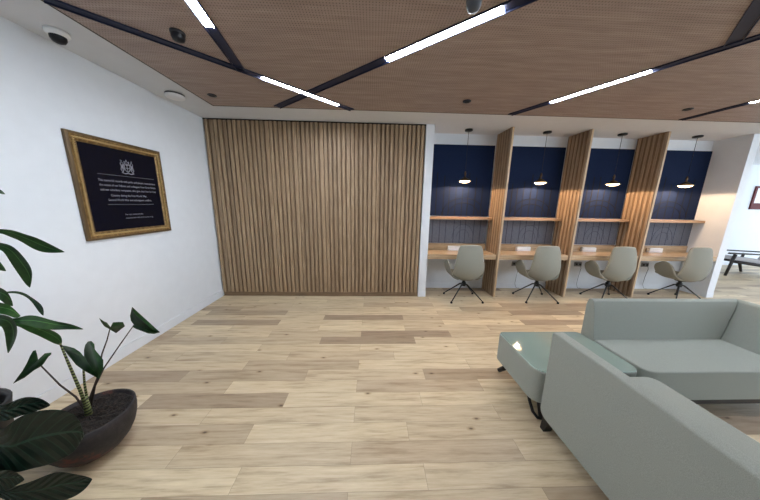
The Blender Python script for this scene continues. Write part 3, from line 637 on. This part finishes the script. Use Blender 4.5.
# table
t=thing('corner_table','low upholstered corner table with a pale green glass top on black legs','table',(1.61,-2.17,0),0)
poly=rounded([(1.205,-2.452),(1.992,-2.452),(1.992,-1.897),(1.205,-1.897)],{0:.10,1:.09,2:.06,3:.05},0,6)
b=NB(); prism(b,poly,2,.165,.419); link('body',b,'sofa_fabric',t,bevel=.008,seg=2)
b=NB(); prism(b,rounded([(1.209,-2.448),(1.988,-2.448),(1.988,-1.901),(1.209,-1.901)],{0:.098,1:.088,2:.058,3:.048},0,8),2,.42,.429)
g=link('glass_top',b,'green_glass',t,bevel=.002,mats=['green_glass','glass_edge'])
for p in g.data.polygons:
    if abs(p.normal.z)<.5: p.material_index=1
for (xa,ya,xb,yb) in ((1.33,-1.97,1.262,-1.895),(1.33,-2.36,1.31,-2.425),(1.92,-1.98,1.96,-1.91),(1.90,-2.36,1.94,-2.42)):
    b=NB(); tube(b,[(xa,ya,.168),(xa+(xb-xa)*.3,ya+(yb-ya)*.3,.09),(xb,yb,.012)],[.026,.026,.02],8); link('leg',b,'black_metal',t,True)
b=NB(); tube(b,[(1.265,-2.29,.166),(1.262,-2.34,.09),(1.265,-2.385,.035),(1.28,-2.42,.016),(1.32,-2.43,.014)],.012,8); link('cross_tube',b,'black_metal',t,True)
localize(t)

# ------------------------------------------------------------ far armchair and picture
t=thing('lounge_armchair','black wooden armchair with grey cushion in front of the far white wall','armchair',(9.2,1.6,0),math.radians(-10))
# local frame: faces -X
for s in (-1,1):
    y=s*.28
    b=NB(); tube(b,[(-.44,y,0),(-.36,y,.54)],[.024,.032],8); link('leg',b,'black_wood',t,True)
    b=NB(); tube(b,[(.52,y,0),(.42,y,.26),(.46,y,.5)],[.024,.032,.024],8); link('leg',b,'black_wood',t,True)
    b=NB(); prism(b,[(-.50,.545),(-.48,.585),(.0,.575),(.86,.555),(.86,.525),(0,.545)],1,y-.03,y+.03); link('armrest',b,'black_wood',t,bevel=.006)
    b=NB(); tube(b,[(-.40,y,.37),(.80,y,.22)],.036,8); link('side_rail',b,'black_wood',t,True)
b=NB(); prism(b,[(-.42,.41),(-.38,.49),(.74,.36),(.78,.25)],1,-.255,.255); link('seat_cushion',b,'cushion_grey',t,bevel=.02,seg=3)
b=NB(); prism(b,[(.72,.34),(.80,.29),(1.05,.88),(.97,.92)],1,-.25,.25); link('back_cushion',b,'cushion_grey',t,bevel=.02,seg=3)
b=NB(); prism(b,[(.802,.27),(.83,.27),(1.08,.90),(1.055,.91)],1,-.26,.26); link('back_frame',b,'black_wood',t)
t=thing('framed_print','dark red framed print on the far white wall above the armchair','picture',(11.15,YF,1.62))
bz=.63; w=1.1
b=NB(); box(b,-w/2,w/2,-.03,-.001,0,.05); box(b,-w/2,w/2,-.03,-.001,bz-.05,bz); box(b,-w/2,-w/2+.06,-.03,-.001,.05,bz-.05); box(b,w/2-.06,w/2,-.03,-.001,.05,bz-.05); link('frame',b,'mahogany',t)
b=NB(); box(b,-w/2+.06,w/2-.06,-.016,-.001,.17,bz-.05); link('print',b,'print_paper',t)
b=NB(); box(b,-w/2+.06,w/2-.06,-.018,-.001,.05,.17); link('caption_band',b,'mahogany',t)

# ------------------------------------------------------------ plants
def leafstrip(name,rows,root,mat,parent,fold=1):
    rows=[[Vector(p) for p in r] for r in rows]
    if root:
        m0=rows[0][1]; R=Vector(root); w=(rows[0][2]-rows[0][0])
        pre=[]
        for s,k in ((0,.06),(.35,.35),(.7,.85)):
            c=R.lerp(m0,s)+Vector((0,0,.06*math.sin(PI*s))); pre.append([c-w*.5*k,c,c+w*.5*k])
        rows=pre+rows
    b=gridmesh(rows); b.faces.ensure_lookup_table(); uvl=b.loops.layers.uv.new('UVMap'); nr=len(rows)-1; b.verts.index_update()
    for fc in b.faces:
        for lp in fc.loops: q=lp.vert.index; lp[uvl].uv=((q%3)/2,(q//3)/nr)
    o=link(name,b,mat,parent,True)
    s=o.modifiers.new('s','SOLIDIFY'); s.thickness=.0012
    u=o.modifiers.new('u','SUBSURF'); u.levels=2; u.render_levels=2
    return o
t=thing('black_planter','black planter at the left edge with broad dark leaves and drooping strap leaves','potted plant',(-2.20,-2.86,0))
b=NB(); lathe(b,[(0,0),(.15,0),(.17,.02),(.215,.25),(.24,.46),(.245,.49),(.225,.49),(.218,.46),(.20,.30),(0,.30)],36,(-2.20,-2.86,0)); link('pot',b,'black_pot',t,True)
b=NB(); lathe(b,[(0,.43),(.12,.435),(.215,.425)],24,(-2.20,-2.86,0)); link('soil',b,'soil',t)
b=NB(); tube(b,[(-2.22,-2.86,.43),(-2.24,-2.84,.8),(-2.25,-2.85,1.5)],[.018,.014,.007],8); link('stem',b,'trunk_green',t,True)
for k,(rows,root) in STRIPS.items():
    mat='leaf_dark' if k[0]=='f' else ('leaf_bright' if k in('d6','d9') else 'leaf_green')
    if k=='d10': continue
    leafstrip('leaf',rows,root,mat,t)
localize(t)
t=thing('bowl_planter','dark weathered bowl planter holding a plant with arrow-shaped leaves on striped stalks','potted plant',(-1.762,-2.592,0))
PC=(-1.762,-2.592,0)
b=NB(); lathe(b,[(0,0),(.05,0),(.09,.008),(.130,.036),(.163,.078),(.188,.13),(.203,.185),(.209,.24),(.208,.276),(.201,.282),(.195,.276),(.185,.21),(0,.21)],48,PC); link('pot',b,'aged_pot',t,True)
b=NB(); 
rings=[(0,.262),(.03,.262),(.06,.265),(.09,.262),(.12,.263),(.15,.264),(.18,.26),(.194,.25)]
lathe(b,rings,32,PC)
for v in b.verts: v.co.z+=random.uniform(-.008,.008)
link('soil',b,'soil',t)
def arrowleaf(att,tip,left,right,mat):
    b=NB(); a=b.verts.new(att); ti=b.verts.new(tip); mids=[Vector(att).lerp(Vector(tip),q) for q in (.33,.66)]
    mv=[b.verts.new(p) for p in mids]
    for side in (left,right):
        vs=[b.verts.new(p) for p in side]
        f=b.faces.new([a]+vs+[ti]+mv[::-1])
    bmesh.ops.triangulate(b,faces=b.faces[:],ngon_method='EAR_CLIP')
    o=link('leaf',b,mat,t,True); s=o.modifiers.new('s','SOLIDIFY'); s.thickness=.0015; return o
for k,(att,tip,left,right,pet) in ARROWS.items():
    arrowleaf(att,tip,left,right,'leaf_green')
    b=NB(); n=len(pet); tube(b,pet,[.0025+.0035*(i/(n-1)) if k!='a1' else .004+.003*i/(n-1) for i in range(n)],8); link('stalk',b,'zebra_stalk' if k in('a1',) else 'stem_brown',t,True)
b=NB(); tube(b,STALK,[.004,.006,.008,.010],8); link('stalk',b,'zebra_stalk',t,True)
e=STALK[-1]; b=NB(); tube(b,[(e[0]+.004,e[1],e[2]+.10),(e[0]+.002,e[1],e[2]+.04),(e[0],e[1],e[2]-.03)],[.010,.015,.018],8); link('stem',b,'zebra_stalk',t,True)
localize(t)

# ------------------------------------------------------------ light
w=bpy.data.worlds.new('daylight'); scene.world=w; w.use_nodes=True
bg=w.node_tree.nodes['Background']; bg.inputs[0].default_value=WCOL; bg.inputs[1].default_value=WORLD
def portal(x,y,z,sx,sy,rot):
    l=bpy.data.lights.new('window_portal','AREA'); l.shape='RECTANGLE'; l.size=sx; l.size_y=sy; l.cycles.is_portal=True
    o=bpy.data.objects.new('window_portal',l); COL.objects.link(o); o.location=(x,y,z); o.rotation_euler=rot
portal((5.2+XR)/2,YB-.12,1.5,XR-5.2,2.4,(PI/2,0,0))
portal(XR+.12,(YB+YF)/2,1.5,YF-YB,2.4,(PI/2,0,PI/2))

# ------------------------------------------------------------ camera
f,pt,rl,yw,D=235.6452,.1942,.0172,.036,3.9012
cyw,syw=math.cos(yw),math.sin(yw); cp,sp=math.cos(pt),math.sin(pt)
fw=Vector((syw*cp,cyw*cp,-sp)); rt=Vector((cyw,-syw,0)); up=rt.cross(fw)
r=math.cos(rl)*rt+math.sin(rl)*up; u=-math.sin(rl)*rt+math.cos(rl)*up
cd=bpy.data.cameras.new('camera'); cam=bpy.data.objects.new('camera',cd); COL.objects.link(cam)
cd.sensor_width=36; cd.sensor_fit='HORIZONTAL'; cd.lens=f/760*36; cd.clip_start=.05
M=Matrix((r,u,-fw)).transposed().to_4x4(); M.translation=Vector((0,-D,1.6)); cam.matrix_world=M
scene.camera=cam
vs=scene.view_settings; scene.display_settings.display_device='sRGB'; vs.view_transform='Standard'; vs.look='None'; vs.gamma=1; vs.use_curve_mapping=False; vs.exposure=EXPO
